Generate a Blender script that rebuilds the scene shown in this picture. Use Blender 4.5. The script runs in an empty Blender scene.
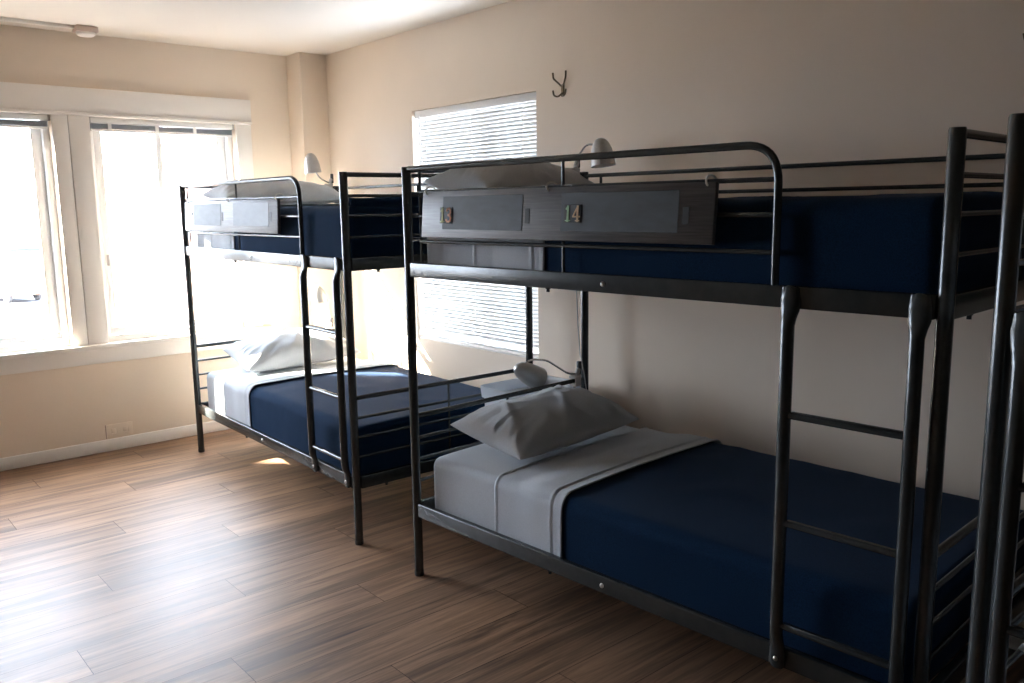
import bpy, bmesh, math, random
from mathutils import Vector, Matrix, noise
random.seed(4)
PI = math.pi
COL = bpy.context.scene.collection
SC = bpy.context.scene

# ------------------------------------------------------------------ materials
def new_mat(name):
    m = bpy.data.materials.new(name); m.use_nodes = True
    nt = m.node_tree; nt.nodes.clear()
    out = nt.nodes.new('ShaderNodeOutputMaterial')
    b = nt.nodes.new('ShaderNodeBsdfPrincipled')
    nt.links.new(b.outputs[0], out.inputs[0])
    return m, nt, b, out

def node(nt, typ, **kw):
    n = nt.nodes.new(typ)
    for k, v in kw.items():
        if k.startswith('i_'):
            key = k[2:]; key = int(key) if key.isdigit() else key.replace('_', ' ')
            n.inputs[key].default_value = v
        else: setattr(n, k, v)
    return n

def simple(name, col, rough=.5, metal=0., spec=.5, nscale=0, namp=0., bump=0., bscale=200., sheen=0., stretch=(1, 1, 1), coat=0.):
    """principled with optional colour mottling and a fine bump, in object coordinates"""
    m, nt, b, out = new_mat(name)
    b.inputs['Base Color'].default_value = (*col, 1)
    b.inputs['Roughness'].default_value = rough
    b.inputs['Metallic'].default_value = metal
    b.inputs['Specular IOR Level'].default_value = spec
    if sheen:
        b.inputs['Sheen Weight'].default_value = sheen
        b.inputs['Sheen Roughness'].default_value = .4
    if coat: b.inputs['Coat Weight'].default_value = coat
    tc = node(nt, 'ShaderNodeTexCoord'); mp = node(nt, 'ShaderNodeMapping')
    mp.inputs['Scale'].default_value = stretch
    nt.links.new(tc.outputs['Object'], mp.inputs[0])
    if nscale:
        n = node(nt, 'ShaderNodeTexNoise', i_Scale=nscale, i_Detail=4.)
        nt.links.new(mp.outputs[0], n.inputs['Vector'])
        r = node(nt, 'ShaderNodeValToRGB')
        r.color_ramp.elements[0].position = .3; r.color_ramp.elements[1].position = .7
        r.color_ramp.elements[0].color = (*[c * (1 - namp) for c in col], 1)
        r.color_ramp.elements[1].color = (*[min(1, c * (1 + namp)) for c in col], 1)
        nt.links.new(n.outputs[0], r.inputs[0]); nt.links.new(r.outputs[0], b.inputs['Base Color'])
    if bump:
        n2 = node(nt, 'ShaderNodeTexNoise', i_Scale=bscale, i_Detail=3.)
        nt.links.new(mp.outputs[0], n2.inputs['Vector'])
        bp = node(nt, 'ShaderNodeBump', i_Strength=bump, i_Distance=.002)
        nt.links.new(n2.outputs[0], bp.inputs['Height']); nt.links.new(bp.outputs[0], b.inputs['Normal'])
    return m

def mat_glass():
    m, nt, b, out = new_mat('window_glass'); nt.nodes.remove(b)
    t = node(nt, 'ShaderNodeBsdfTransparent'); g = node(nt, 'ShaderNodeBsdfGlossy', i_Roughness=.01)
    lw = node(nt, 'ShaderNodeLayerWeight', i_Blend=.5); pw = node(nt, 'ShaderNodeMath', operation='POWER', i_1=5.)
    f = node(nt, 'ShaderNodeMath', operation='MULTIPLY_ADD', i_1=.6, i_2=.03); mx = node(nt, 'ShaderNodeMixShader')
    nt.links.new(lw.outputs['Facing'], pw.inputs[0]); nt.links.new(pw.outputs[0], f.inputs[0])
    nt.links.new(f.outputs[0], mx.inputs[0]); nt.links.new(t.outputs[0], mx.inputs[1]); nt.links.new(g.outputs[0], mx.inputs[2])
    nt.links.new(mx.outputs[0], out.inputs[0])
    return m

def mat_blind():
    m, nt, b, out = new_mat('blind_slats')
    b.inputs['Base Color'].default_value = (.60, .60, .58, 1); b.inputs['Roughness'].default_value = .45
    t = node(nt, 'ShaderNodeBsdfTranslucent', i_Color=(.7, .7, .68, 1)); mx = node(nt, 'ShaderNodeMixShader', i_0=.0)
    nt.links.new(b.outputs[0], mx.inputs[1]); nt.links.new(t.outputs[0], mx.inputs[2]); nt.links.new(mx.outputs[0], out.inputs[0])
    return m

def mat_plastic_tub():
    m, nt, b, out = new_mat('translucent_plastic')
    b.inputs['Base Color'].default_value = (.72, .76, .80, 1); b.inputs['Roughness'].default_value = .3
    t = node(nt, 'ShaderNodeBsdfTranslucent', i_Color=(.8, .84, .88, 1)); mx = node(nt, 'ShaderNodeMixShader', i_0=.35)
    nt.links.new(b.outputs[0], mx.inputs[1]); nt.links.new(t.outputs[0], mx.inputs[2]); nt.links.new(mx.outputs[0], out.inputs[0])
    return m

def mat_floor():
    m, nt, b, out = new_mat('laminate_planks')
    L = nt.links.new
    geo = node(nt, 'ShaderNodeTexCoord'); sep = node(nt, 'ShaderNodeSeparateXYZ'); L(geo.outputs['Object'], sep.inputs[0])
    def M(op, a, bb=None, c=None):
        n = node(nt, 'ShaderNodeMath', operation=op)
        for i, v in enumerate((a, bb, c)):
            if v is None: continue
            if isinstance(v, (int, float)): n.inputs[i].default_value = v
            else: L(v, n.inputs[i])
        return n.outputs[0]
    PW, PL = .2065, 1.62
    xr = M('DIVIDE', M('SUBTRACT', sep.outputs[0], 2.386 - 20 * PW), PW)
    row = M('FLOOR', xr); fx = M('FRACT', xr)
    off = M('MULTIPLY', M('FRACT', M('ADD', M('MULTIPLY', row, .3819), .123)), PL)
    yr = M('DIVIDE', M('ADD', sep.outputs[1], M('ADD', off, 20.)), PL)
    cl = M('FLOOR', yr); fy = M('FRACT', yr)
    cv = node(nt, 'ShaderNodeCombineXYZ'); L(row, cv.inputs[0]); L(cl, cv.inputs[1])
    wn = node(nt, 'ShaderNodeTexWhiteNoise', noise_dimensions='3D'); L(cv.outputs[0], wn.inputs['Vector'])
    # grain, stretched along y, shifted per plank
    sh = node(nt, 'ShaderNodeVectorMath', operation='SCALE'); L(wn.outputs['Color'], sh.inputs[0]); sh.inputs['Scale'].default_value = 37.
    gv = node(nt, 'ShaderNodeVectorMath', operation='ADD'); L(geo.outputs['Object'], gv.inputs[0]); L(sh.outputs[0], gv.inputs[1])
    mp1 = node(nt, 'ShaderNodeMapping'); mp1.inputs['Scale'].default_value = (17, 1.1, 1); L(gv.outputs[0], mp1.inputs[0])
    n1 = node(nt, 'ShaderNodeTexNoise', i_Scale=1.0, i_Detail=6., i_Roughness=.62, i_Distortion=1.1); L(mp1.outputs[0], n1.inputs['Vector'])
    mp2 = node(nt, 'ShaderNodeMapping'); mp2.inputs['Scale'].default_value = (120, 3.2, 1); L(gv.outputs[0], mp2.inputs[0])
    n2 = node(nt, 'ShaderNodeTexNoise', i_Scale=1.0, i_Detail=4., i_Distortion=.4); L(mp2.outputs[0], n2.inputs['Vector'])
    mp3 = node(nt, 'ShaderNodeMapping'); mp3.inputs['Scale'].default_value = (3.2, 1.0, 1); L(gv.outputs[0], mp3.inputs[0])
    n3 = node(nt, 'ShaderNodeTexNoise', i_Scale=1.0, i_Detail=2.); L(mp3.outputs[0], n3.inputs['Vector'])
    g = M('ADD', M('MULTIPLY', n1.outputs[0], .58), M('ADD', M('MULTIPLY', n2.outputs[0], .24), M('MULTIPLY', n3.outputs[0], .26)))
    g = M('ADD', g, M('MULTIPLY', M('SUBTRACT', wn.outputs['Value'], .5), .06))
    r = node(nt, 'ShaderNodeValToRGB'); L(g, r.inputs[0])
    e = r.color_ramp.elements
    e[0].position = .33; e[0].color = (.060, .037, .024, 1)
    e[1].position = .76; e[1].color = (.480, .290, .170, 1)
    k = e.new(.48); k.color = (.165, .098, .060, 1)
    k = e.new(.58); k.color = (.285, .172, .105, 1)
    # seams
    ex = M('MULTIPLY', M('MINIMUM', fx, M('SUBTRACT', 1., fx)), PW)
    ey = M('MULTIPLY', M('MINIMUM', fy, M('SUBTRACT', 1., fy)), PL)
    gap = M('LESS_THAN', M('MINIMUM', ex, ey), .0011)
    mx = node(nt, 'ShaderNodeMix', data_type='RGBA'); L(gap, mx.inputs[0]); L(r.outputs[0], mx.inputs[6]); mx.inputs[7].default_value = (.05, .033, .024, 1)
    L(mx.outputs[2], b.inputs['Base Color'])
    rr = M('ADD', M('MULTIPLY', n2.outputs[0], .10), M('ADD', .37, M('MULTIPLY', gap, .4)))
    L(rr, b.inputs['Roughness']); b.inputs['Specular IOR Level'].default_value = .32
    bp = node(nt, 'ShaderNodeBump', i_Strength=.10, i_Distance=.002)
    L(M('SUBTRACT', n2.outputs[0], M('MULTIPLY', gap, 1.2)), bp.inputs['Height']); L(bp.outputs[0], b.inputs['Normal'])
    return m

M_ = {}
M_['wall'] = simple('wall_paint', (.765, .648, .525), .62, nscale=1.6, namp=.03, bump=.12, bscale=60, spec=.3)
M_['bounce_cut'] = simple('bounce_cutting_dark_paint', (.20, .165, .13), .65, nscale=1.6, namp=.03, bump=.12, bscale=60, spec=.3)  # dark tone made up for the unseen walls, to cut bounced light
M_['ceil'] = simple('ceiling_paint', (.76, .69, .60), .75, nscale=2., namp=.02, bump=.1, bscale=50, spec=.3)
M_['trim'] = simple('trim_paint', (.80, .755, .70), .42, nscale=3., namp=.02, bump=.05, bscale=40)
M_['vinyl'] = simple('window_vinyl', (.80, .79, .77), .4, nscale=4., namp=.02)
M_['glass'] = mat_glass(); M_['floor'] = mat_floor(); M_['blind'] = mat_blind(); M_['tub'] = mat_plastic_tub()
M_['blindgrey'] = simple('raised_blind_slats', (.30, .33, .36), .4, nscale=8, namp=.06)
M_['steel'] = simple('grey_powder_coated_steel', (.046, .054, .056), .25, metal=.3, spec=.6, nscale=30, namp=.10, bump=.03, bscale=300)
M_['bolt'] = simple('zinc_bolt', (.55, .55, .53), .28, metal=.9, nscale=60, namp=.1)
M_['rubber'] = simple('black_rubber', (.02, .02, .02), .7, nscale=50, namp=.2)
M_['sheet'] = simple('grey_sheet_cotton', (.47, .505, .54), .85, nscale=240, namp=.07, bump=.25, bscale=420, sheen=.15, spec=.2)
M_['pillow'] = simple('grey_pillow_cotton', (.47, .495, .515), .85, nscale=240, namp=.07, bump=.25, bscale=420, sheen=.15, spec=.2)
M_['navy'] = simple('navy_blanket_fleece', (.0055, .022, .055), .95, nscale=320, namp=.30, bump=.5, bscale=380, sheen=.03, spec=.08)
M_['board'] = simple('weathered_grey_board', (.085, .082, .082), .46, nscale=9., namp=.30, bump=.10, bscale=9, stretch=(1, 4, 22))
M_['chalk'] = simple('chalkboard_paint', (.026, .035, .041), .52, nscale=16., namp=.25, stretch=(1, 1, 3))
M_['slot'] = simple('dark_slot', (.02, .02, .02), .6, nscale=40, namp=.2)
M_['plate'] = simple('dark_number_tile', (.012, .016, .011), .5, nscale=40, namp=.2)
M_['yellow'] = simple('pale_yellow_numeral', (.50, .52, .20), .5, nscale=60, namp=.15)
M_['orange'] = simple('orange_numeral', (.60, .25, .10), .5, nscale=60, namp=.2)
M_['green'] = simple('pale_green_numeral', (.30, .52, .28), .5, nscale=60, namp=.15)
M_['peach'] = simple('peach_numeral', (.62, .42, .22), .5, nscale=60, namp=.15)
M_['tie'] = simple('white_cable_tie', (.72, .72, .68), .4, nscale=40, namp=.05)
M_['shade'] = simple('silver_lamp_shade', (.46, .46, .45), .36, metal=.6, nscale=30, namp=.04)
M_['shade_in'] = simple('white_shade_lining', (.8, .8, .78), .5, nscale=30, namp=.03)
M_['chrome'] = simple('satin_chrome', (.55, .55, .55), .25, metal=.95, nscale=40, namp=.05)
M_['clampm'] = simple('grey_clamp_plastic', (.42, .40, .38), .45, nscale=30, namp=.05)
M_['black'] = simple('black_plastic', (.018, .018, .02), .4, nscale=30, namp=.1)
M_['cord'] = simple('pale_grey_cord', (.45, .45, .44), .5, nscale=60, namp=.05)
M_['bulb'] = simple('frosted_bulb', (.85, .84, .8), .3, nscale=20, namp=.02)
M_['bronze'] = simple('antique_brass_hook', (.13, .095, .055), .35, metal=.8, nscale=30, namp=.15)
M_['detector'] = simple('ivory_detector_plastic', (.78, .73, .66), .45, nscale=20, namp=.03)
M_['detbase'] = simple('painted_junction_box', (.62, .49, .42), .5, nscale=20, namp=.05)
M_['asphalt'] = simple('asphalt', (.08, .08, .085), .9, nscale=3, namp=.15)
M_['stucco'] = simple('stucco_facade', (.55, .50, .46), .85, nscale=2, namp=.06)
M_['brickred'] = simple('salmon_facade', (.55, .36, .30), .85, nscale=2, namp=.08)
M_['awning'] = simple('blue_grey_band', (.30, .42, .52), .7, nscale=2, namp=.08)
M_['winext'] = simple('dark_window', (.10, .12, .14), .2, nscale=2, namp=.1)
M_['carpaint'] = simple('silver_grey_car_paint', (.35, .36, .38), .3, metal=.3, nscale=3, namp=.03, coat=.5)
M_['carred'] = simple('rust_car_paint', (.42, .25, .17), .3, metal=.2, nscale=3, namp=.03, coat=.5)
M_['tyre'] = simple('tyre_rubber', (.10, .10, .10), .8, nscale=10, namp=.1)
M_['leaf'] = simple('tree_leaves', (.16, .13, .07), .8, nscale=3, namp=.4)
M_['bark'] = simple('tree_bark', (.16, .11, .08), .9, nscale=6, namp=.3)

# ------------------------------------------------------------------ mesh helpers
def obj(name, bm, mat, parent=None, smooth=True, angle=40, loc=None):
    me = bpy.data.meshes.new(name)
    bmesh.ops.recalc_face_normals(bm, faces=bm.faces)
    bm.to_mesh(me); bm.free()
    for mm in (mat if isinstance(mat, (list, tuple)) else [mat]): me.materials.append(mm)
    if smooth:
        me.polygons.foreach_set('use_smooth', [True] * len(me.polygons))
        me.set_sharp_from_angle(angle=math.radians(angle))
    o = bpy.data.objects.new(name, me); COL.objects.link(o)
    if parent: o.parent = parent
    if loc: o.location = loc
    return o

def empty(name, loc=(0, 0, 0), rz=0.):
    o = bpy.data.objects.new(name, None); COL.objects.link(o)
    o.location = loc; o.rotation_euler = (0, 0, rz); o.empty_display_size = .1
    return o

def tag(o, label=None, cat=None, group=None, kind=None):
    if label: o['label'] = label
    if cat: o['category'] = cat
    if group: o['group'] = group
    if kind: o['kind'] = kind
    return o

def copy_tree(o, parent=None):
    c = o.copy(); COL.objects.link(c)
    if parent: c.parent = parent
    for ch in list(o.children): copy_tree(ch, c)
    return c

def box(bm, lo, hi, bev=0., seg=2, mi=0):
    r = bmesh.ops.create_cube(bm, size=1.)
    vs = r['verts']
    for v in vs:
        v.co = Vector([lo[i] if v.co[i] < 0 else hi[i] for i in range(3)])
    fs = {f for v in vs for f in v.link_faces}
    for f in fs: f.material_index = mi
    if bev:
        es = {e for v in vs for e in v.link_edges}
        bmesh.ops.bevel(bm, geom=list(es), offset=bev, segments=seg, affect='EDGES', profile=.5)
    return vs

def bx(lo, hi, bev=0., seg=2):
    bm = bmesh.new(); box(bm, lo, hi, bev, seg); return bm

def fillet(pts, rad, n=6):
    """round the inner corners of a polyline"""
    pts = [Vector(p) for p in pts]; out = [pts[0]]
    for i in range(1, len(pts) - 1):
        a, b, c = pts[i - 1], pts[i], pts[i + 1]
        d1 = (a - b).normalized(); d2 = (c - b).normalized()
        ang = d1.angle(d2)
        if ang > math.radians(178): out.append(b); continue
        t = min(rad / math.tan(ang / 2), (a - b).length * .49, (c - b).length * .49)
        p, q = b + d1 * t, b + d2 * t
        for k in range(n + 1):
            s = k / n
            out.append(p * (1 - s) ** 2 + b * 2 * s * (1 - s) + q * s * s)
    out.append(pts[-1]); return out

def tube(bm, pts, r, n=12, cap=True, flat=None):
    """sweep a circle along a polyline; r a number or one per point; flat: (index, scale) squash across the frame"""
    pts = [Vector(p) for p in pts]
    rs = r if isinstance(r, (list, tuple)) else [r] * len(pts)
    t0 = (pts[1] - pts[0]).normalized()
    up = Vector((0, 0, 1)) if abs(t0.z) < .9 else Vector((1, 0, 0))
    nx = t0.cross(up).normalized()
    rings = []
    for i, p in enumerate(pts):
        if i == 0: t = t0
        elif i == len(pts) - 1: t = (pts[i] - pts[i - 1]).normalized()
        else: t = ((pts[i + 1] - p).normalized() + (p - pts[i - 1]).normalized()).normalized()
        nx = (nx - t * nx.dot(t)).normalized(); ny = t.cross(nx)
        sx, sy = flat[i] if flat else (1, 1)
        rings.append([bm.verts.new(p + nx * (math.cos(2 * PI * k / n) * rs[i] * sx) + ny * (math.sin(2 * PI * k / n) * rs[i] * sy)) for k in range(n)])
    for a, b in zip(rings, rings[1:]):
        for k in range(n): bm.faces.new((a[k], a[(k + 1) % n], b[(k + 1) % n], b[k]))
    if cap: bm.faces.new(rings[0][::-1]); bm.faces.new(rings[-1])
    return rings

def tb(pts, r, n=12, **k):
    bm = bmesh.new(); tube(bm, pts, r, n, **k); return bm

def lathe(bm, prof, n=24, M=Matrix(), mi=0):
    """prof: list of (radius, height) turned round z; radius 0 closes"""
    rings = []
    for r, z in prof:
        if r < 1e-6: rings.append([bm.verts.new(M @ Vector((0, 0, z)))])
        else: rings.append([bm.verts.new(M @ Vector((r * math.cos(2 * PI * k / n), r * math.sin(2 * PI * k / n), z))) for k in range(n)])
    for a, b in zip(rings, rings[1:]):
        for k in range(n):
            j = (k + 1) % n
            if len(a) == 1 and len(b) == 1: continue
            if len(a) == 1: f = bm.faces.new((a[0], b[j], b[k]))
            elif len(b) == 1: f = bm.faces.new((a[k], a[j], b[0]))
            else: f = bm.faces.new((a[k], a[j], b[j], b[k]))
            f.material_index = mi

def axis_matrix(p, d):
    """matrix taking +z to direction d, origin to p"""
    q = Vector((0, 0, 1)).rotation_difference(Vector(d).normalized())
    return Matrix.Translation(Vector(p)) @ q.to_matrix().to_4x4()

def prism(bm, poly, axis, lo, hi, mi=0):
    """extrude a 2D polygon along an axis; poly in the two remaining axes in order"""
    def P(a, b, c):
        return Vector((c, a, b)) if axis == 0 else Vector((a, c, b)) if axis == 1 else Vector((a, b, c))
    A = [bm.verts.new(P(a, b, lo)) for a, b in poly]; B = [bm.verts.new(P(a, b, hi)) for a, b in poly]
    n = len(poly); fs = [bm.faces.new(A[::-1]), bm.faces.new(B)]
    for k in range(n): fs.append(bm.faces.new((A[k], A[(k + 1) % n], B[(k + 1) % n], B[k])))
    for f in fs: f.material_index = mi

# ------------------------------------------------------------------ the room
RX, RY, H = 11.5, -6.6, 2.577
def struct(name, bm, mat, parent=None, **k):
    o = obj(name, bm, mat, parent, smooth=k.pop('smooth', False))
    if parent is None: o['kind'] = 'structure'
    return o

struct('floor', bx((-.02, RY - .1, -.12), (RX + .1, .1, 0)), M_['floor'])
struct('ceiling', bx((-.18, RY - .18, H), (RX + .18, .18, H + .12)), M_['ceil'])
# window wall (x = 0): two openings and an added third
W1, W2, WZ0, WZ1 = (-2.66, -1.735), (-1.525, -.606), .69, 2.105
W0 = (-3.795, -2.87)                                        # extra unseen window, added left of the view for more daylight
bm = bmesh.new()
T = .18
box(bm, (-T, RY, 0), (0, .0, WZ0)); box(bm, (-T, RY, WZ1), (0, .0, H))
for a, b in ((RY, W0[0]), (W0[1], W1[0]), (W1[1], W2[0]), (W2[1], 0)): box(bm, (-T, a, WZ0), (0, b, WZ1))
struct('wall_window_side', bm, M_['wall'])
# long wall (y = 0) with its blind window
LX0, LX1, LZ0, LZ1 = 1.238, 2.372, .690, 2.103
bm = bmesh.new()
box(bm, (-T, 0, 0), (RX, T, LZ0)); box(bm, (-T, 0, LZ1), (RX, T, H))
box(bm, (-T, 0, LZ0), (LX0, T, LZ1)); box(bm, (LX1, 0, LZ0), (RX, T, LZ1))
struct('wall_long_side', bm, M_['wall'])
struct('wall_camera_side', bx((-T, RY - T, 0), (RX, RY, H)), M_['bounce_cut'])
struct('wall_far_end', bx((RX, RY - T, 0), (RX + T, T, H)), M_['bounce_cut'])
struct('wall_corner_column', bx((0, -.2017, 0), (.2062, 0, H), .004), M_['wall'])
# baseboards
def baseboard(name, lo, hi): struct(name, bx(lo, hi, .006), M_['trim'], smooth=True)
baseboard('baseboard_window_side', (0, RY + .02, 0), (.018, -.2017, .078))
baseboard('baseboard_long_side', (.2062, -.018, 0), (RX - .02, 0, .078))
baseboard('baseboard_column', (.2062, -.2017, 0), (.224, -.018, .078))

# window trim on the window wall
struct('trim_1', bx((0, -3.91, 2.112), (.028, -.493, 2.257), .004), M_['trim'], smooth=True)              # head board
bm = bmesh.new(); box(bm, (0, -3.91, 2.092), (.040, -.497, 2.112), .004)
struct('trim_2', bm, M_['trim'], smooth=True)                                                             # bead below it
bm = bmesh.new()
box(bm, (0, -.604, .70), (.022, -.497, 2.092), .003); struct('trim_3', bm, M_['trim'], smooth=True)
bm = bmesh.new()                                                                                          # wide centre post, two boards
box(bm, (0, -1.735, .70), (.022, -1.648, 2.092), .003); box(bm, (0, -1.646, .70), (.026, -1.527, 2.092), .003)
struct('trim_4', bm, M_['trim'], smooth=True)
for n_, y_ in ((5, -2.870),):
    bm = bmesh.new(); box(bm, (0, y_, .70), (.022, y_ + .087, 2.092), .003); box(bm, (0, y_ + .089, .70), (.026, y_ + .208, 2.092), .003)
    struct('trim_%d' % n_, bm, M_['trim'], smooth=True)
struct('trim_8', bx((0, -3.905, .70), (.022, -3.798, 2.092), .003), M_['trim'], smooth=True)
struct('trim_6', bx((0, -3.95, .672), (.062, -.44, .700), .006), M_['trim'], smooth=True)                  # stool
struct('trim_7', bx((0, -3.92, .575), (.020, -.47, .672), .004), M_['trim'], smooth=True)                  # apron

def slider_window(name, y0, y1, mid, flip=False):
    """vinyl slider set in the opening y0..y1, meeting stile at mid"""
    root = empty(name, (0, (y0 + y1) / 2, WZ0)); root['kind'] = 'structure'
    cy = (y0 + y1) / 2
    L = lambda p: (p[0], p[1] - cy, p[2] - WZ0)
    bm = bmesh.new(); fw = .035; xa, xb = -.13, -.055
    box(bm, L((xa, y0, WZ0)), L((xb, y1, WZ0 + .045)), .003); box(bm, L((xa, y0, WZ1 - fw)), L((xb, y1, WZ1)), .003)
    box(bm, L((xa, y0, WZ0 + .045)), L((xb, y0 + fw, WZ1 - fw)), .003); box(bm, L((xa, y1 - fw, WZ0 + .045)), L((xb, y1, WZ1 - fw)), .003)
    obj('window_frame', bm, M_['vinyl'], root)
    def sash(a, b, xs, wl, wr):
        bm = bmesh.new(); z0, z1 = WZ0 + .05, WZ1 - .042
        box(bm, L((xs, a, z0)), L((xs + .028, b, z0 + .042)), .003); box(bm, L((xs, a, z1 - .04)), L((xs + .028, b, z1)), .003)
        box(bm, L((xs, a, z0 + .042)), L((xs + .028, a + wl, z1 - .04)), .003); box(bm, L((xs, b - wr, z0 + .042)), L((xs + .028, b, z1 - .04)), .003)
        s = obj('sash', bm, M_['vinyl'], root)
        obj('pane', bx(L((xs + .011, a + wl - .004, z0 + .038)), L((xs + .015, b - wr + .004, z1 - .036))), M_['glass'], s, smooth=False)
        return s
    s1 = sash(y0 + .036, mid + .018, -.088, .045, .038)
    sash(mid - .018, y1 - .036, -.122, .038, .06)
    obj('latch', bx(L((-.060, y0 + .050, 1.18)), L((-.046, y0 + .064, 1.25)), .004), M_['clampm'], s1)
    return root
slider_window('window_1', W1[0], W1[1], -2.2)
slider_window('window_2', W2[0], W2[1], -1.098)
slider_window('added_window', W0[0], W0[1], -3.33)  # out of view, added as a further daylight source

# blinds drawn up under the head of each window
def raised_blind(y0, y1, label):
    root = empty('raised_blind', (.004, (y0 + y1) / 2, 2.092))
    tag(root, label, 'blind', 'raised blinds'); hw = (y1 - y0) / 2 - .012
    obj('head_rail', bx((-.045, -hw, -.034), (-.008, hw, -.002), .003), M_['vinyl'], root)
    bm = bmesh.new()
    for k in range(9): box(bm, (-.041, -hw + .004, -.040 - k * .0035), (-.012, hw - .004, -.0378 - k * .0035))
    obj('slat_stack', bm, M_['blindgrey'], root, smooth=False)
    obj('bottom_rail', bx((-.042, -hw + .002, -.083), (-.011, hw - .002, -.0705), .003), M_['vinyl'], root)
    for f in (-.76, -.12, .42):
        obj('tape', bx((-.0075, f * hw - .011, -.080), (-.0045, f * hw + .011, -.030), .001), M_['vinyl'], root)
    for s in (-1, 1):
        obj('end_bracket', bx((-.048, s * (hw + .005) - .006, -.036), (-.004, s * (hw + .005) + .006, -.0005), .002), M_['clampm'], root)
    return root
raised_blind(W1[0], W1[1], 'venetian blind pulled up at the head of the window left of the wide post')
raised_blind(W2[0], W2[1], 'venetian blind pulled up at the head of the window behind the far bunk')

# window in the long wall, behind a lowered blind
root = empty('window_3', ((LX0 + LX1) / 2, 0, LZ0)); root['kind'] = 'structure'
cx = (LX0 + LX1) / 2; L = lambda p: (p[0] - cx, p[1], p[2] - LZ0)
bm = bmesh.new()
for lo, hi in (((LX0, .085, LZ0), (LX1, .15, LZ0 + .05)), ((LX0, .085, LZ1 - .05), (LX1, .15, LZ1)),
               ((LX0, .085, LZ0 + .05), (LX0 + .05, .15, LZ1 - .05)), ((LX1 - .05, .085, LZ0 + .05), (LX1, .15, LZ1 - .05)),
               ((1.90, .09, LZ0 + .05), (1.985, .145, LZ1 - .05))): box(bm, L(lo), L(hi), .003)
f = obj('window_frame', bm, M_['vinyl'], root)
obj('pane', bx(L((LX0 + .045, .115, LZ0 + .045)), L((1.905, .119, LZ1 - .045))), M_['glass'], f, smooth=False)
obj('pane', bx(L((1.98, .115, LZ0 + .045)), L((LX1 - .045, .119, LZ1 - .045))), M_['glass'], f, smooth=False)
bm = bmesh.new(); box(bm, L((LX0 + .001, .004, LZ0)), L((LX1 - .001, .084, LZ0 + .012)), .003)
obj('window_sill', bm, M_['trim'], root)

root = empty('lowered_blind', (cx, .034, LZ1))
tag(root, 'white venetian blind lowered over the window beside the numbered bunk', 'blind')
hw = (LX1 - LX0) / 2 - .018
obj('head_rail', bx((-hw - .006, -.022, -.045), (hw + .006, .016, -.002), .003), M_['vinyl'], root)
bm = bmesh.new(); z = -.054; ns = 0
while z > -(LZ1 - LZ0) + .050:
    ns += 1; rows = []
    for k in range(5):                                      # slightly cupped slat tilted shut
        s = (k / 4 - .5); a = math.radians(67)
        y = s * .0255 * math.cos(a) - .0016 * (1 - 4 * s * s); zz = -s * .0255 * math.sin(a)
        rows.append([bm.verts.new((x, y, z + zz)) for x in (-hw, hw)])
    for p, q in zip(rows, rows[1:]): bm.faces.new((p[0], p[1], q[1], q[0]))
    z -= .0215
obj('slats', bm, M_['blind'], root)
obj('bottom_rail', bx((-hw, -.012, -(LZ1 - LZ0) + .016), (hw, .012, -(LZ1 - LZ0) + .034), .004), M_['vinyl'], root)
for x in (-hw + .10, 0.0, hw - .11):
    bm = bmesh.new()
    for y in (-.0155, .0155): tube(bm, [(x, y, -.04), (x, y, -(LZ1 - LZ0) + .03)], .0011, 6)
    obj('lift_cord', bm, M_['vinyl'], root)
bm = tb([(-hw + .05, -.026, -.03), (-hw + .052, -.027, -.62)], .004, 8); obj('tilt_wand', bm, M_['vinyl'], root)

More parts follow.
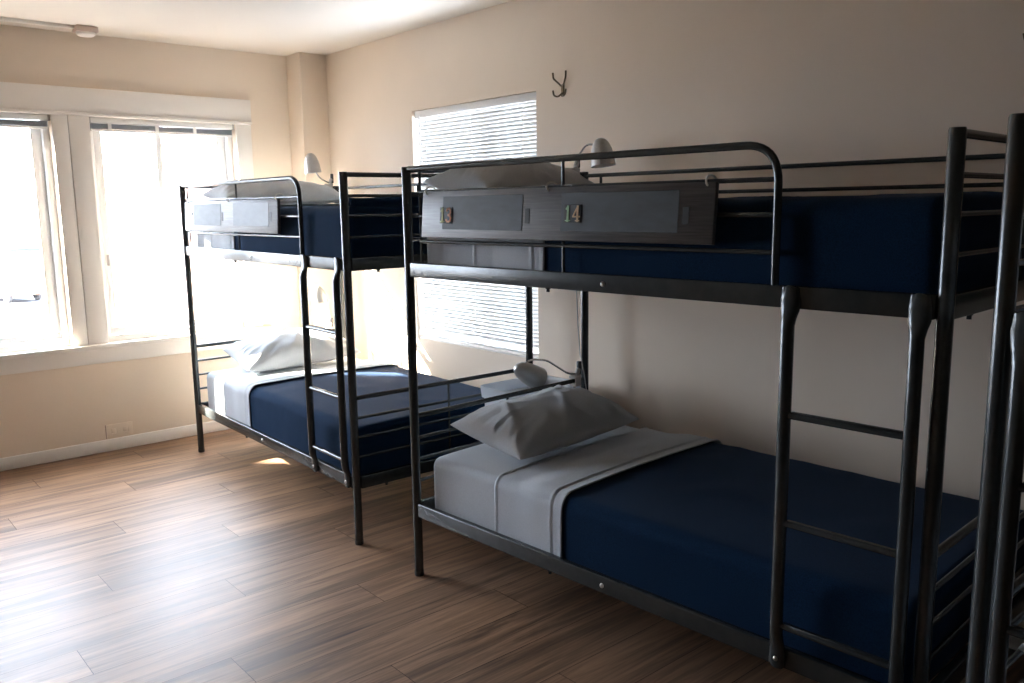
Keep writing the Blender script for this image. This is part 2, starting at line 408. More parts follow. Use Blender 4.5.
# ------------------------------------------------------------------ bunk bed
BL, BW, BH = 2.0, 1.0413, 1.672
ZL, ZU, RAIL = .3175, 1.3045, .057
def make_bunk():
    root = empty('bunk_bed')
    S = M_['steel']
    for u in (0, BL):
        for v in (0, BW):
            bm = bmesh.new()
            lathe(bm, [(0, .012), (.0178, .012), (.0186, .016), (.0186, BH - .006), (.0168, BH), (0, BH)], 20, Matrix.Translation((u, v, 0)))
            p = obj('post', bm, S, root)
            bm = bmesh.new(); lathe(bm, [(0, 0), (.0185, 0), (.0195, .003), (.0195, .02), (.0188, .022), (.0188, .0125), (0, .0125)], 20, Matrix.Translation((u, v, 0)))
            obj('foot_cap', bm, M_['rubber'], p)
    for z in (ZL, ZU):
        for v in (0, BW):
            r = obj('side_rail', bx((.019, v - .0125, z - RAIL), (BL - .019, v + .0125, z), .004, 3), S, root)
            if v == 0:
                for u in (1.004,):
                    bm = bmesh.new(); lathe(bm, [(0, .0065), (.004, .006), (.0075, .003), (.0085, 0), (.0085, -.002), (0, -.002)], 14, axis_matrix((u, -.0125, z - RAIL * .52), (0, -1, 0)))
                    obj('bolt', bm, M_['bolt'], r)
                bm = bmesh.new(); lathe(bm, [(0, -.012), (.006, -.012), (.006, -.002), (.009, -.002), (.009, .001), (0, .001)], 12, Matrix.Translation((.758, v, z - RAIL - .001)))
                obj('nut', bm, S, r)
        for u in (0, BL):
            r = obj('end_rail', bx((u - .0125, .019, z - RAIL), (u + .0125, BW - .019, z), .004, 3), S, root)
            bm = bmesh.new(); lathe(bm, [(0, -.012), (.006, -.012), (.006, -.002), (.009, -.002), (.009, .001), (0, .001)], 12, Matrix.Translation((u, .155, z - RAIL - .001)))
            obj('nut', bm, S, r)
    for u in (0, BL):
        for zt, bars, zr in ((1.661, (1.571, 1.484, 1.393), ZU), (.680, (.588, .499, .408), ZL)):
            e = obj('end_bar', tb([(u, .017, zt), (u, BW - .017, zt)], .0105), S, root)
            for z in bars: obj('end_bar', tb([(u, .017, z), (u, BW - .017, z)], .0068), S, root)
            obj('end_upright', tb([(u, BW / 2, zr - .002), (u, BW / 2, zt)], .0055, 8), S, root)
    # front guard rail: bent top tube, thin bars and uprights
    g = obj('guard_rail', tb(fillet([(.017, 0, 1.664), (1.577, 0, 1.664), (1.577, 0, ZU - .003)], .10, 10), .0108, 14), S, root)
    for z in (1.575, 1.484, 1.388): obj('guard_bar', tb([(.082, 0, z), (1.572, 0, z)], .0068), S, root)
    for u in (.082, .828): obj('guard_upright', tb([(u, 0, ZU - .003), (u, 0, 1.664)], .0055, 8), S, root)
    for z, r in ((1.653, .009), (1.563, .0075), (1.478, .0075)): obj('rear_guard_bar', tb([(.017, BW, z), (BL - .017, BW, z)], r), S, root)
    for u in (.10, 1.0, 1.9): obj('rear_guard_upright', tb([(u, BW, ZU - .003), (u, BW, 1.653)], .0065, 8), S, root)
    for z in (ZL, ZU):
        bm = bmesh.new()
        for k in range(15): box(bm, (.12 + k * .1257 - .02, .010, z - .048), (.12 + k * .1257 + .02, BW - .010, z - .036), .003, 1)
        obj('mattress_support', bm, S, root)
    # ladder
    lad = empty('ladder'); lad.parent = root
    for u in (1.634, 1.953):
        prof = [(1.307, .45, .60, -.0205), (1.303, 1.3, .58, -.0212), (1.270, 1.60, .52, -.0212), (1.245, 1.52, .56, -.0215), (1.225, 1.20, .80, -.0265), (1.205, 1.0, 1.0, -.0305),
                (.8, 1, 1, -.0305), (.375, 1, 1, -.0305), (.350, 1.08, .88, -.0275), (.328, 1.28, .60, -.0220), (.300, 1.40, .50, -.0212), (.272, 1.40, .50, -.0212), (.264, 1.0, .5, -.0205)]
        st = obj('stile', tb([(u, v, z) for z, _, _, v in prof], .0172, 18, flat=[(sv, su) for _, su, sv, _ in prof]), S, lad)
        bm = bmesh.new(); lathe(bm, [(0, .0065), (.0035, .006), (.0065, .003), (.0075, 0), (.0075, -.003), (0, -.003)], 14, axis_matrix((u, -.0290, .291), (0, -1, 0)))
        obj('bolt', bm, M_['bolt'], st)
    for z in (.972, .680, .392):
        bm = bmesh.new(); tube(bm, [(1.636, -.0305, z), (1.948, -.0305, z)], .0092, 12)
        box(bm, (1.653, -.0375, z + .0070), (1.934, -.0235, z + .0110), .0015, 1)
        obj('rung', bm, S, lad)
    return root
BED = {1: (.438, -1.1477, -.0182), 2: (2.8973, -1.17, .0497), 3: (5.084, -1.270, 0.)}
b2 = make_bunk(); b2.location = (BED[2][0], BED[2][1], 0); b2.rotation_euler = (0, 0, BED[2][2])
b1 = copy_tree(b2); b1.location = (BED[1][0], BED[1][1], 0); b1.rotation_euler = (0, 0, BED[1][2])
b3 = copy_tree(b2); b3.location = (BED[3][0] + BL, BED[3][1], 0); b3.rotation_euler = (0, 0, 0); b3.scale = (-1, 1, 1)
tag(b2, 'grey metal bunk bed with the board numbered 13 and 14 on its guard rail', 'bunk bed', 'bunk beds')
tag(b1, 'grey metal bunk bed in the sunlit corner by the big windows', 'bunk bed', 'bunk beds')
tag(b3, 'dark metal bunk bed cut off at the right edge of the photo', 'bunk bed', 'bunk beds')

# ------------------------------------------------------------------ bedding, in bed coordinates
def place(o, bed):
    o.location = (BED[bed][0], BED[bed][1], 0); o.rotation_euler = (0, 0, BED[bed][2]); return o

def nz(x, y, z): return noise.noise(Vector((x, y, z)))

MV0, MV1, MU0, MU1 = .040, BW - .040, .046, 1.956
def section(v0, v1, z0, z1, r, closed, n_side, n_top, n_arc=6):
    """rounded cross-section (v, z, nv, nz) from the bottom front up, over and down the back"""
    P = []
    for k in range(n_side): P.append((v0, z0 + (z1 - r - z0) * k / n_side, -1, 0))
    for k in range(n_arc + 1):
        a = PI - PI / 2 * k / n_arc; P.append((v0 + r + r * math.cos(a), z1 - r + r * math.sin(a), math.cos(a), math.sin(a)))
    for k in range(1, n_top): P.append((v0 + r + (v1 - v0 - 2 * r) * k / n_top, z1, 0, 1))
    for k in range(n_arc + 1):
        a = PI / 2 - PI / 2 * k / n_arc; P.append((v1 - r + r * math.cos(a), z1 - r + r * math.sin(a), math.cos(a), math.sin(a)))
    for k in range(1, n_side + 1): P.append((v1, z1 - r - (z1 - r - z0) * k / n_side, 1, 0))
    if closed:
        for k in range(1, n_top): P.append((v1 - (v1 - v0) * k / n_top, z0, 0, -1))
    return P

CROWN = .012
def crown(u, v): return CROWN * max(0, math.sin(PI * min(1, max(0, (v - MV0) / (MV1 - MV0))))) ** .6

def mattress_mesh(zb, zt, seed):
    bm = bmesh.new(); r = .032
    us = []
    for k in range(6): us.append((MU0 + r * (1 - math.cos(PI / 2 * k / 5)), r * (1 - math.sin(PI / 2 * k / 5))))
    for k in range(1, 48): us.append((MU0 + r + (MU1 - MU0 - 2 * r) * k / 48, 0))
    for k in range(6): us.append((MU1 - r + r * math.sin(PI / 2 * k / 5), r * (1 - math.cos(PI / 2 * k / 5))))
    rings = []
    for u, ins in us:
        ring = []
        for v, z, nv, nn in section(MV0 + ins, MV1 - ins, zb + ins * .5, zt - ins, r, True, 8, 26):
            top = max(0, nn)
            d = .0014 * nz(u * 5 + seed, v * 5, z * 7) - .0035 * max(0, nz(u * 11, seed, z * 3)) * abs(nv)
            ring.append(bm.verts.new((u, v + nv * min(d, .001), z + nn * d + (crown(u, v) if z > zt - .05 else 0))))
        rings.append(ring)
    n = len(rings[0])
    for a, b in zip(rings, rings[1:]):
        for k in range(n): bm.faces.new((a[k], a[(k + 1) % n], b[(k + 1) % n], b[k]))
    bm.faces.new(rings[0][::-1]); bm.faces.new(rings[-1])
    return bm

def cover_mesh(zb, zt, off, u_edge, u_end, seed, skew, foot=False, offs=None, amp=1., dmax=.002):
    """a cloth lying over the mattress from the skewed edge u_edge(v) to u_end, down both sides; offs(t): extra lift along it"""
    bm = bmesh.new(); r = .034 + off
    ne = 60; sts = []
    for k in range(ne + 1): sts.append((k / ne, 0.))
    rings = []
    def ring(u_of, ins, extra):
        out = []
        sec = section(MV0 - off + ins, MV1 + off - ins, zb, zt + off - ins, r, False, 12, 30)
        L = 0; prev = None
        for v, z, nv, nn in sec:
            u = u_of(v)
            side = abs(nv) * (1 if z < zt - .02 else .4)
            low = max(0, (zt - z)) / (zt - zb)
            w = .5 + .5 * math.sin(u * 21 + 3 * nz(u * 3, seed, 0) + seed)
            d = amp * (side * (.0035 * w * low + .003 * abs(nz(u * 9, z * 4, seed))) + nn * (.0035 * abs(nz(u * 4 + seed, v * 4, 1)) + .003 * max(0, 1 - 6 * abs(nz(u * 2.2 + v * 1.3 + seed, v * 2.1, 4)))))
            z2 = z + nn * (d + extra) + (crown(u, v) if z > zt - .05 else 0)
            out.append(bm.verts.new((u, v + nv * (min(d, dmax) + extra * .65), z2)))
        return out
    for t, ins in sts:
        e = offs(t) if offs else 0.
        rings.append(ring(lambda v, t=t: (u_edge + skew * (v - .5)) * (1 - t) + u_end * t + (1 - t) * .004 * nz(v * 7, seed, 3), ins, e))
    if foot:                                               # round over the foot end and hang down it
        rr = .03
        for k in range(1, 7):
            a = PI / 2 * k / 6; rings.append(ring(lambda v, a=a: u_end + rr * math.sin(a), rr * (1 - math.cos(a)), 0))
    n = len(rings[0])
    for a, b in zip(rings, rings[1:]):
        for k in range(n - 1): bm.faces.new((a[k], a[k + 1], b[k + 1], b[k]))
    if foot: bm.faces.new(rings[-1])
    return bm

def solid(o, t):
    md = o.modifiers.new('thickness', 'SOLIDIFY'); md.thickness = t; md.offset = 1.; md.use_even_offset = False
    return o

def sheet_lift(t):
    # folded edge, flat sheet, hem seam and turned-down edge over the blanket
    l = .0055 * max(0, 1 - abs(t - .015) / .025)
    q = min(1, max(0, (t - .28) / .38)); l += .0165 * q * q * (3 - 2 * q)
    l += .0055 * max(0, 1 - abs(t - .84) / .02) - .003 * max(0, 1 - abs(t - .87) / .02) + .0035 * max(0, 1 - abs(t - .98) / .04)
    return l

def dress(bed, zb, zt, labels, e_front, skew, foot_flap=False):
    m = obj('mattress', mattress_mesh(zb, zt, bed * 7 + zt), M_['sheet']); place(m, bed); tag(m, labels[0], 'mattress', 'mattresses')
    sd = bed * 3.1 + zt * 5
    bl = obj('blanket', cover_mesh(zb + .006, zt, .0090, e_front - .10, 1.938, sd, skew, foot=True), M_['navy'], angle=70)
    solid(bl, .004); place(bl, bed); tag(bl, labels[1], 'blanket', 'navy blankets')
    sh = obj('folded_sheet', cover_mesh(zb + .004, zt, .0055, e_front - .365, e_front, sd + 1, skew * .8, offs=sheet_lift, amp=.5, dmax=.003), M_['sheet'], angle=70)
    solid(sh, .0028); place(sh, bed); tag(sh, labels[2], 'sheet', 'turned-down sheets')
    return m, bl, sh

dress(2, .286, .508, ('mattress in a grey fitted sheet on the lower bunk below boards 13 and 14',
      'navy blanket on the lower bunk below boards 13 and 14', 'grey sheet folded over the navy blanket on the lower bunk below boards 13 and 14'), .797, -.03)
dress(2, 1.273, 1.508, ('mattress in a grey fitted sheet on the upper bunk behind boards 13 and 14',
      'navy blanket on the upper bunk behind boards 13 and 14', 'grey sheet folded over the navy blanket behind boards 13 and 14'), .722, .02)
dress(1, .286, .515, ('sunlit mattress in a pale sheet on the lower bunk by the big windows',
      'blue blanket catching the daylight on the lower bunk by the big windows', 'sunlit pale sheet folded over the blue blanket on the lower bunk'), .775, .11)
_, ub, _ = dress(1, 1.273, 1.508, ('mattress in a pale sheet on the upper bunk by the big windows',
      'blue blanket on the upper bunk by the big windows', 'pale sheet folded over the blue blanket on the upper bunk by the windows'), .708, .02)
# the far upper blanket is bunched up against the bars at the foot
bm = bmesh.new(); me = ub.data; bm.from_mesh(me)
rings = []
for j in range(25):
    v = .055 + (BW - .11) * j / 24; row = []
    for k in range(9):
        a = PI * k / 8; w = .018 + .004 * nz(v * 6, 2, 5)
        zt_ = 1.545 + .010 * nz(v * 4, 1, 9)
        row.append(bm.verts.new((1.957 - w + w * math.cos(a) * -1 - .004, v, (zt_ + .020 * math.sin(a)) if 0 < k < 8 else 1.525)))
    rings.append(row)
for a, b in zip(rings, rings[1:]):
    for k in range(8): bm.faces.new((a[k], a[k + 1], b[k + 1], b[k]))
bm.to_mesh(me); bm.free()
me.polygons.foreach_set('use_smooth', [True] * len(me.polygons))

for zb, zt, lab in ((.286, .508, 'pale mattress on the lower bunk cut off at the right edge of the photo'),
                    (1.273, 1.50, 'pale mattress on the upper bunk cut off at the right edge of the photo')):
    m = obj('mattress', mattress_mesh(zb, zt, 40 + zt), M_['sheet']); place(m, 3); tag(m, lab, 'mattress', 'mattresses')

def pillow_mesh(a, b, t, seed, flat=.35):
    """cushion of half sizes a, b and half thickness t: two crowned faces meeting at a seam, pinched corners"""
    bm = bmesh.new(); N, Mn = 60, 88; grid = {}
    for side in (1, -1):
        for i in range(N + 1):
            for j in range(Mn + 1):
                s, q = -1 + 2 * i / N, -1 + 2 * j / Mn
                s2, q2 = math.sin(s * PI / 2), math.sin(q * PI / 2)          # denser at the seam
                edge = i in (0, N) or j in (0, Mn)
                if edge and side == -1: grid[(side, i, j)] = grid[(1, i, j)]; continue
                x = a * s2 * (1 - .055 * (1 - q2 * q2) * abs(s2)) ; y = b * q2 * (1 - .05 * (1 - s2 * s2) * abs(q2))
                f = max(0, (1 - abs(s2) ** 2.3)) ** .52 * max(0, (1 - abs(q2) ** 2.8)) ** .46
                near = min(1 - abs(s2), 1 - abs(q2))
                wr = 0
                if not edge:
                    ang = math.atan2(y / b, x / a)
                    wr = .017 * nz(math.cos(ang) * 7 + seed, math.sin(ang) * 7, near * 1.2) * min(1, near * 9) * max(0, 1 - near * 1.25)
                    rdg = nz(x * 3.2 + y * 5.5 + seed * 2, (x - y) * 1.6, seed); wr += .010 * (max(0, 1 - abs(rdg) * 5) - .25) * min(1, near * 4)
                    wr += .010 * nz(x * 6 + seed, y * 5, side) + .004 * nz(x * 17, y * 13 + seed, side)
                h = t * f * (1. if side == 1 else flat) + wr * min(1, f * 2.5) * (1 if side == 1 else .3)
                lift = .012 * (abs(s2) * abs(q2)) ** 2
                grid[(side, i, j)] = bm.verts.new((x, y, side * h + lift))
    for side in (1, -1):
        for i in range(N):
            for j in range(Mn):
                q = [grid[(side, i, j)], grid[(side, i + 1, j)], grid[(side, i + 1, j + 1)], grid[(side, i, j + 1)]]
                bm.faces.new(q if side == 1 else q[::-1])
    return bm

def pillow(bed, u, v, z, rz, tilt, roll, label, a=.235, b=.385, t=.135, seed=0., mat='pillow'):
    o = obj('pillow', pillow_mesh(a, b, t, seed), M_[mat], angle=80)
    R = Matrix.Translation((BED[bed][0], BED[bed][1], 0)) @ Matrix.Rotation(BED[bed][2], 4, 'Z') @ Matrix.Translation((u, v, z)) @ \
        Matrix.Rotation(rz, 4, 'Z') @ Matrix.Rotation(tilt, 4, 'Y') @ Matrix.Rotation(roll, 4, 'X')
    zt = (.508 if z < 1 else 1.508); inv = Matrix.Translation((BED[bed][0], BED[bed][1], 0)) @ Matrix.Rotation(BED[bed][2], 4, 'Z')
    Lm = inv.inverted() @ R; lift = -9
    for vv in o.data.vertices:                              # rest it on the sheet
        p = Lm @ vv.co; lift = max(lift, zt + crown(p.x, p.y) + (.004 if p.x < .33 else .020) - p.z)
    o.matrix_world = Matrix.Translation((0, 0, lift)) @ R
    tag(o, label, 'pillow', 'pillows'); return o

pillow(2, .255, .508, .575, math.radians(-1), math.radians(8), math.radians(2.5), 'grey pillow on the lower bunk below boards 13 and 14', seed=1.3, a=.215, b=.355, t=.120)
pillow(2, .25, .335, 1.562, math.radians(-4), math.radians(5), 0, 'grey pillow on the upper bunk behind boards 13 and 14', seed=4.1, a=.205, b=.292, t=.112)
pillow(1, .258, .535, .582, math.radians(-2), math.radians(10), math.radians(2), 'sunlit white pillow on the lower bunk by the big windows', seed=7.7, a=.215, b=.375)
pillow(1, .31, .46, 1.560, math.radians(-4), math.radians(4), 0, 'pale pillow on the upper bunk by the big windows', seed=9.2, t=.112)
pillow(3, .265, .40, .575, math.radians(2), math.radians(6), math.radians(1), 'pale pillow on the lower bunk cut off at the right edge of the photo', seed=3.3, a=.215, b=.37, t=.13)

# ------------------------------------------------------------------ number boards hung on the guard rails
def stroke(bm, pts, w, x0, z0, s, y, d=.002):
    """thick polyline in the board's face, u right, z up"""
    for (a, b), (c, e) in zip(pts, pts[1:]):
        dx, dz = c - a, e - b; l = math.hypot(dx, dz); nx, nzz = -dz / l * w / 2, dx / l * w / 2
        ex, ez = dx / l * w * .35, dz / l * w * .35
        P = [(a - ex + nx, b - ez + nzz), (a - ex - nx, b - ez - nzz), (c + ex - nx, e + ez - nzz), (c + ex + nx, e + ez + nzz)]
        prism(bm, [(x0 + p * s, z0 + q * s) for p, q in P], 1, y - d, y)
DIG = {'1': [([(.5, 0), (.5, 1)], .20), ([(.5, 1), (.27, .82)], .13), ([(.22, .03), (.78, .03)], .10)],
       '3': [([(.12, .84), (.28, .97), (.55, .99), (.75, .88), (.78, .72), (.66, .57), (.42, .52)], .15), ([(.42, .52), (.70, .45), (.83, .28), (.76, .10), (.52, .01), (.25, .03), (.10, .16)], .17)],
       '4': [([(.66, 0), (.66, 1)], .19), ([(.66, 1), (.08, .30)], .12), ([(.08, .30), (.94, .30)], .12), ([(.44, .03), (.88, .03)], .09)]}
def number_tile(parent, u0, u1, z0, z1, digits, cols, y):
    t = obj('number_tile', bx((u0, y - .003, z0), (u1, y, z1), .001, 1), M_['plate'], parent)
    w = (u1 - u0) / 2
    for k, (d, c) in enumerate(zip(digits, cols)):
        bm = bmesh.new(); s = (z1 - z0) * .80
        for pts, wd in DIG[d]:
            stroke(bm, [(p * .70, q) for p, q in pts], wd * .85, u0 + w * k + (w - s * .70) / 2, z0 + (z1 - z0) * .10, s, y - .003)
        obj('numeral', bm, M_[c], t, smooth=False)
def board(bed, u0, u1, z0, z1, tilt, label, nums):
    root = empty('bed_board'); cz = z1
    lo = lambda u: u - u0
    M = Matrix.Translation((BED[bed][0], BED[bed][1], 0)) @ Matrix.Rotation(BED[bed][2], 4, 'Z') @ Matrix.Translation((u0, -.0125, cz)) @ Matrix.Rotation(tilt, 4, 'X')
    root.matrix_world = M
    tag(root, label, 'board', 'bed boards')
    h = z1 - z0; th = .016
    obj('panel', bx((0, -th, -h), (u1 - u0, 0, 0), .0025), M_['board'], root)
    yf = -th
    for a, b in ((.262, .678), (.852, 1.298)):
        obj('chalk_panel', bx((a - u0, yf - .0015, 1.434 - cz), (b - u0, yf, 1.553 - cz), .0007, 1), M_['chalk'], root)
    for a in (.690, 1.312): obj('slot', bx((a - u0, yf - .0012, 1.458 - cz), (a + .021 - u0, yf, 1.506 - cz), .0005, 1), M_['slot'], root)
    if nums:
        number_tile(root, .249 - u0, .319 - u0, 1.455 - cz, 1.515 - cz, '13', ('yellow', 'orange'), yf - .0015)
        number_tile(root, .868 - u0, .938 - u0, 1.460 - cz, 1.517 - cz, '14', ('green', 'peach'), yf - .0015)
    else:
        bm = bmesh.new(); lathe(bm, [(0, .004), (.006, .003), (.008, 0), (0, 0)], 12, axis_matrix((.293 - u0 - .06, yf, 1.498 - cz), (0, -1, 0)))
        obj('screw', bm, M_['slot'], root)
    for u in (.165, .79, 1.385):
        bm = bmesh.new(); pts = []
        for k in range(17):
            a = 2 * PI * k / 16; pts.append((u - u0, .0015 + .0258 * math.cos(a), 1.575 - cz + .0165 * math.sin(a)))
        tube(bm, pts, .0030, 8, cap=False); obj('cable_tie', bm, M_['tie'], root)
board(2, .138, 1.412, 1.404, 1.572, math.radians(-5), 'weathered grey board with chalk panels numbered 13 and 14 tied to the guard rail', True)
board(1, .112, 1.398, 1.400, 1.568, math.radians(-3), 'pale glaring board tied to the guard rail of the bunk by the big windows', False)

# ------------------------------------------------------------------ clip-on reading lamps
def lamp(bed, bar, apex, rim, arm, label, cord=None, R=.056, clamp_dir=(0, -.3, 1)):
    root = empty('reading_lamp'); place(root, bed)
    tag(root, label, 'lamp', 'clip-on reading lamps')
    b = Vector(bar)
    # clamp: two jaws, spring barrel and lever gripping the end bar
    bm = bmesh.new()
    box(bm, b + Vector((-.020, -.026, .0115)), b + Vector((.020, .026, .026)), .005)
    box(bm, b + Vector((-.020, -.022, -.026)), b + Vector((.020, .022, -.0115)), .005)
    box(bm, b + Vector((.0125, -.018, -.024)), b + Vector((.024, .018, .024)), .004)
    c = obj('clamp', bm, M_['clampm'], root)
    bm = bmesh.new(); lathe(bm, [(0, 0), (.011, 0), (.012, .003), (.012, .03), (.009, .034), (0, .034)], 14, axis_matrix(b + Vector((0, .012, .026)), (.1, .25, 1)))
    obj('swivel_base', bm, M_['clampm'], c)
    obj('lever', bx(b + Vector((-.010, .018, .028)), b + Vector((.012, .034, .092)), .004), M_['black'], c)
    obj('screw_knob', tb([b + Vector((0, -.006, -.026)), b + Vector((0, -.006, -.060))], [.006, .010], 12), M_['chrome'], c)
    pts = fillet([b + Vector((0, .006, .03))] + [Vector(p) for p in arm], .12, 10)
    obj('arm', tb(pts, .0048, 10), M_['chrome'], root)
    a, r = Vector(apex), Vector(rim); ln = (r - a).length
    prof = [(0, 0), (.012, .001), (.024, .008), (.036, .024), (.046, .050), (.052, .082), (R, ln - .004), (R + .001, ln), (R - .002, ln)]
    k = ln / .13
    prof = [(x, z if i > 5 else z * k) for i, (x, z) in enumerate(prof)]
    inner = [(R - .0025, ln - .002), (.049, .080 * k), (.043, .050 * k), (.033, .026 * k), (.018, .012 * k), (0, .008 * k)]
    bm = bmesh.new(); MX = axis_matrix(a, r - a)
    lathe(bm, prof, 28, MX, 0); lathe(bm, inner, 28, MX, 1)
    s = obj('shade', bm, [M_['shade'], M_['shade_in']], root, angle=50)
    bm = bmesh.new(); lathe(bm, [(0, .03 * k), (.012, .03 * k), (.013, .05 * k), (.024, .072 * k), (.024, .088 * k), (.014, .104 * k), (0, .108 * k)], 18, MX)
    obj('bulb', bm, M_['bulb'], s)
    if cord: obj('cord', tb(fillet(cord, .06, 5), .0028, 8), M_['cord'], root)
lamp(2, (0, .972, .680), (-.070, .643, .783), (-.070, .786, .708), [(-.030, .955, .712), (-.062, .84, .790), (-.074, .745, .806), (-.071, .665, .780)],
     'silver lamp clipped to the head of the lower bunk below boards 13 and 14')
lamp(2, (0, .965, 1.661), (.142, .985, 1.815), (.163, .985, 1.692), [(.022, .975, 1.745), (.062, .985, 1.795), (.122, .985, 1.785)],
     'silver lamp clipped to the head of the upper bunk behind boards 13 and 14',
     cord=[(-.004, .995, 1.636), (-.022, 1.0, 1.60), (-.022, 1.006, 1.12), (-.016, 1.010, .945), (-.004, 1.012, .80), (.018, 1.018, .70), (.032, 1.028, .58), (.034, 1.030, .33)])
lamp(1, (0, .93, .680), (-.002, .855, 1.000), (.010, .872, .885), [(-.01, .95, .78), (-.035, .95, .93), (-.012, .868, .985)],
     'lamp clipped to the head of the lower bunk by the big windows')
lamp(1, (0, .985, 1.661), (-.002, .858, 1.886), (.004, .872, 1.757), [(-.02, .93, 1.72), (-.055, .90, 1.80), (-.045, .865, 1.87), (-.003, .861, 1.872)],
     'lamp standing up over the upper bunk by the big windows')

# ------------------------------------------------------------------ small things on walls and ceiling
def coat_hook(x, z, label):
    root = empty('coat_hanger_hook', (x, 0, z)); tag(root, label, 'hook', 'coat hooks')
    obj('back_plate', bx((-.011, -.006, -.040), (.011, 0, .020), .004), M_['bronze'], root)
    for s in (-1, 1):
        obj('upper_prong', tb(fillet([(0, -.005, .005), (s * .020, -.014, .026), (s * .044, -.026, .050), (s * .046, -.027, .078)], .02), [.0055] * 2 + [.0045] * 12 + [.005, .0065], 8) if False else
            tb(fillet([(0, -.005, .005), (s * .020, -.014, .026), (s * .044, -.026, .050), (s * .046, -.027, .078)], .02), .0045, 8), M_['bronze'], root)
        obj('lower_prong', tb(fillet([(0, -.005, -.022), (s * .018, -.018, -.040), (s * .040, -.026, -.034), (s * .046, -.027, -.008)], .02), .0045, 8), M_['bronze'], root)
    for dz in (-.030, .012):
        bm = bmesh.new(); lathe(bm, [(0, .003), (.003, .002), (.004, 0), (0, 0)], 10, axis_matrix((0, -.006, dz), (0, -1, 0))); obj('screw', bm, M_['bolt'], root)
coat_hook(2.570, 2.092, 'antique brass double coat hook on the wall right of the lowered blind')
coat_hook(4.700, 2.035, 'dark coat hook on the shadowed wall at the right edge of the photo')

root = empty('smoke_detector', (.215, -1.555, H)); tag(root, 'small ivory smoke detector on the ceiling above the windows', 'smoke detector')
obj('mounting_box', bx((-.045, -.060, -.034), (.045, .060, 0), .006), M_['detbase'], root)
bm = bmesh.new(); lathe(bm, [(0, -.054), (.040, -.052), (.049, -.046), (.052, -.0345), (0, -.0345)], 28); obj('cover', bm, M_['detector'], root)
root = tag(obj('ceiling_conduit', bx((.215 - .011, RY + .02, H - .020), (.215 + .011, -1.617, H), .003), M_['detector']), 'slim cream cable conduit running along the ceiling to the smoke detector', 'conduit')

root = empty('wall_outlet', (0, -1.505, .1275)); tag(root, 'cream painted outlet plate on the wall just above the baseboard', 'outlet')
obj('plate', bx((0, -.080, -.048), (.007, .080, .042), .002), M_['wall'], root)
for y in (-.035, .035): obj('socket', bx((.0065, y - .016, -.018), (.0085, y + .016, .014), .003), M_['wall'], root)
obj('cord_stub', tb([(.005, -.082, -.045), (.006, -.083, .045)], .004, 8), M_['detbase'], root)

# translucent plastic tub with a recessed lid, between the two beds
root = empty('storage_tub', (2.655, -.315, 0)); tag(root, 'translucent white plastic tub standing between the two bunks under the lamp', 'storage tub')
def loft(bm, rects):
    rings = []
    for (a, b, z) in rects:
        r = .03; pts = []
        for sx, sy, a0 in ((1, 1, 0), (-1, 1, 90), (-1, -1, 180), (1, -1, 270)):
            for k in range(5):
                an = math.radians(a0 + 90 * k / 4); pts.append((sx * (a - r) + r * math.cos(an), sy * (b - r) + r * math.sin(an), z))
        rings.append([bm.verts.new(p) for p in pts])
    n = len(rings[0])
    for p, q in zip(rings, rings[1:]):
        for k in range(n): bm.faces.new((p[k], p[(k + 1) % n], q[(k + 1) % n], q[k]))
    bm.faces.new(rings[0][::-1]); bm.faces.new(rings[-1])
bm = bmesh.new(); loft(bm, [(.115, .165, .0), (.120, .170, .006), (.142, .196, .585), (.142, .196, .592)]); obj('body', bm, M_['tub'], root)
bm = bmesh.new(); loft(bm, [(.142, .196, .592), (.150, .205, .596), (.155, .210, .650), (.152, .207, .652), (.147, .202, .650), (.140, .194, .601)]); obj('lid', bm, M_['tub'], root)

# ------------------------------------------------------------------ outside, seen bleached through the windows
GZ = -3.0
struct('road', bx((-90, -60, GZ - .2), (-.3, 90, GZ)), M_['asphalt'])
def facade_building(name, lo, hi, mat, label, cols, rows, band=None):
    root = empty(name, ((lo[0] + hi[0]) / 2, (lo[1] + hi[1]) / 2, GZ)); c = root.location
    tag(root, label, 'building')
    R = lambda p: (p[0] - c[0], p[1] - c[1], p[2] - c[2])
    obj('walls', bx(R(lo), R(hi), .02, 1), mat, root, smooth=False)
    obj('parapet', bx(R((lo[0] - .15, lo[1] - .15, hi[2])), R((hi[0] + .15, hi[1] + .15, hi[2] + .35)), .03, 1), M_['stucco'], root)
    if band: obj('awning', bx(R((hi[0], lo[1] + .3, band)), R((hi[0] + .9, hi[1] - .3, band + .5)), .05, 1), M_['awning'], root)
    w = (hi[1] - lo[1]) / cols; hh = (hi[2] - lo[2]) / rows
    for i in range(cols):
        for j in range(rows):
            y, z = lo[1] + w * (i + .5), lo[2] + hh * (j + .52)
            f = obj('window', bx(R((hi[0], y - w * .28, z - hh * .28)), R((hi[0] + .08, y + w * .28, z + hh * .28)), .02, 1), M_['vinyl'], root)
            obj('pane', bx(R((hi[0] + .078, y - w * .24, z - hh * .24)), R((hi[0] + .09, y + w * .24, z + hh * .24))), M_['winext'], f, smooth=False)
facade_building('apartment_building', (-24, 4.2, GZ), (-14, 16, 3.1), M_['brickred'], 'salmon apartment building beyond the window behind the far bunk', 4, 2)
facade_building('low_shop', (-72, -22, GZ), (-62, 22, -.2), M_['stucco'], 'low pale shop with a blue awning far across the road', 6, 1, band=-.9)
# unseen wall added outside to keep sun off the left part of the big windows
struct('added_sun_blocker', bx((-5.45, -16, GZ), (-5.2, -7.30, 9.), .02, 1), M_['stucco'])

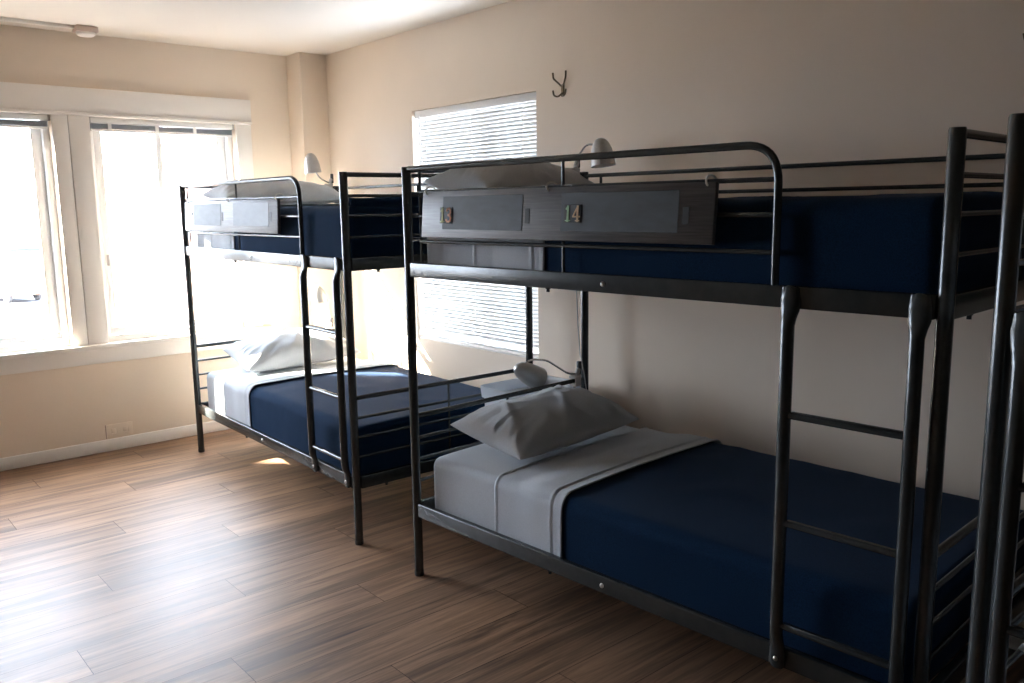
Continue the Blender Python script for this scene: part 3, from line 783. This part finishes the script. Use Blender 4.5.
def car(x, y, rz, mat, label):
    root = empty('car', (x, y, GZ), rz); tag(root, label, 'car', 'cars parked across the road')
    bm = bmesh.new()
    P = [(-2.1, .35), (-2.15, .75), (-1.95, .92), (-1.35, .98), (-.75, 1.42), (.75, 1.45), (1.35, .98), (2.0, .86), (2.15, .6), (2.1, .35)]
    prism(bm, P, 1, -.85, .85); bmesh.ops.bevel(bm, geom=bm.edges[:], offset=.06, segments=2, affect='EDGES')
    obj('body', bm, mat, root)
    bm = bmesh.new(); prism(bm, [(-1.12, 1.02), (-.70, 1.36), (.68, 1.38), (1.15, 1.02)], 1, -.872, .872); obj('side_windows', bm, M_['winext'], root, smooth=False)
    for sx in (-1.3, 1.3):
        for sy in (-1, 1):
            bm = bmesh.new(); lathe(bm, [(0, -.1), (.28, -.1), (.33, -.07), (.33, .07), (.28, .1), (0, .1)], 20, axis_matrix((sx, sy * .78, .33), (0, 1, 0))); obj('wheel', bm, M_['tyre'], root)
car(-50, 7.9, math.radians(75), M_['carpaint'], 'silver car parked on the road outside the window left of the post')
car(-45.5, 5.9, math.radians(20), M_['carred'], 'rust coloured car parked on the road outside the window left of the post')

def tree(x, y, h, label):
    root = empty('street_tree', (x, y, GZ)); tag(root, label, 'tree')
    obj('trunk', tb([(0, 0, 0), (.05, .02, h * .3), (.0, .08, h * .6)], [.2, .16, .10], 10), M_['bark'], root)
    bm = bmesh.new()
    for k in range(160):
        a, b, c = (random.gauss(0, 1) for _ in range(3)); l = math.sqrt(a * a + b * b + c * c); q = random.random() ** .33
        p = Vector((a / l * q * h * .28, b / l * q * h * .28, h * .68 + c / l * q * h * .30))
        R = Matrix.Translation(p) @ Matrix.Rotation(random.random() * 6, 4, 'Z') @ Matrix.Rotation(random.random() * 3, 4, 'X')
        bmesh.ops.create_icosphere(bm, subdivisions=1, radius=h * .045, matrix=R @ Matrix.Diagonal((1, 1, .45, 1)))
    obj('crown', bm, M_['leaf'], root)
tree(-46, 1.2, 6.2, 'brown leafed street tree outside the window left of the post')

# ------------------------------------------------------------------ light
w = bpy.data.worlds.new('sky'); SC.world = w; w.use_nodes = True
nt = w.node_tree; bg = nt.nodes['Background']
bg.inputs[0].default_value = (.82, .94, 1.12, 1); bg.inputs[1].default_value = 10.
def light(name, typ, loc, **k):
    d = bpy.data.lights.new(name, typ); o = bpy.data.objects.new(name, d); COL.objects.link(o); o.location = loc
    for a, b in k.items(): setattr(d, a, b)
    return o
sun = light('sun', 'SUN', (-4, -4, 5), energy=58., angle=math.radians(.6), color=(1., .91, .78))
AZ, EL = math.radians(45), math.radians(30.5)
sun.rotation_euler = Vector((math.cos(AZ) * math.cos(EL), math.sin(AZ) * math.cos(EL), -math.sin(EL))).to_track_quat('-Z', 'Y').to_euler()
def portal(name, loc, d, sx, sy):
    o = light(name, 'AREA', loc, shape='RECTANGLE', size=sx, size_y=sy, energy=1.)
    o.rotation_euler = Vector(d).to_track_quat('-Z', 'Z').to_euler(); o.data.cycles.is_portal = True
portal('portal_window', (-.16, (W1[0] + W1[1]) / 2, 1.4), (1, 0, 0), .93, 1.42)
portal('portal_window', (-.16, (W0[0] + W0[1]) / 2, 1.4), (1, 0, 0), .93, 1.42)
portal('portal_window', (-.16, (W2[0] + W2[1]) / 2, 1.4), (1, 0, 0), .93, 1.42)
portal('portal_window', ((LX0 + LX1) / 2, .17, 1.4), (0, -1, 0), 1.14, 1.42)

# ------------------------------------------------------------------ camera
F, PITCH, YAW, ROLL = 845.448, -.1581, .7110, -.0141
cam = bpy.data.cameras.new('camera'); co = bpy.data.objects.new('camera', cam); COL.objects.link(co)
cam.sensor_width = 36.; cam.lens = F / 1024 * 36.; cam.clip_start = .05; cam.clip_end = 300
d = Vector((-math.cos(YAW) * math.cos(PITCH), math.sin(YAW) * math.cos(PITCH), math.sin(PITCH)))
r = d.cross(Vector((0, 0, 1))).normalized(); u = r.cross(d)
r2 = r * math.cos(ROLL) + u * math.sin(ROLL); u2 = -r * math.sin(ROLL) + u * math.cos(ROLL)
co.matrix_world = Matrix(((r2.x, u2.x, -d.x, 5.6889), (r2.y, u2.y, -d.y, -3.0454), (r2.z, u2.z, -d.z, 1.5147), (0, 0, 0, 1)))
SC.camera = co
SC.view_settings.view_transform = 'Standard'; SC.view_settings.look = 'None'
SC.view_settings.gamma = 1.; SC.view_settings.use_curve_mapping = False
SC.view_settings.exposure = 1.55
SC.cycles.use_denoising = True
SC.cycles.max_bounces = 14; SC.cycles.diffuse_bounces = 8; SC.cycles.transparent_max_bounces = 16
SC.cycles.sample_clamp_indirect = 8.
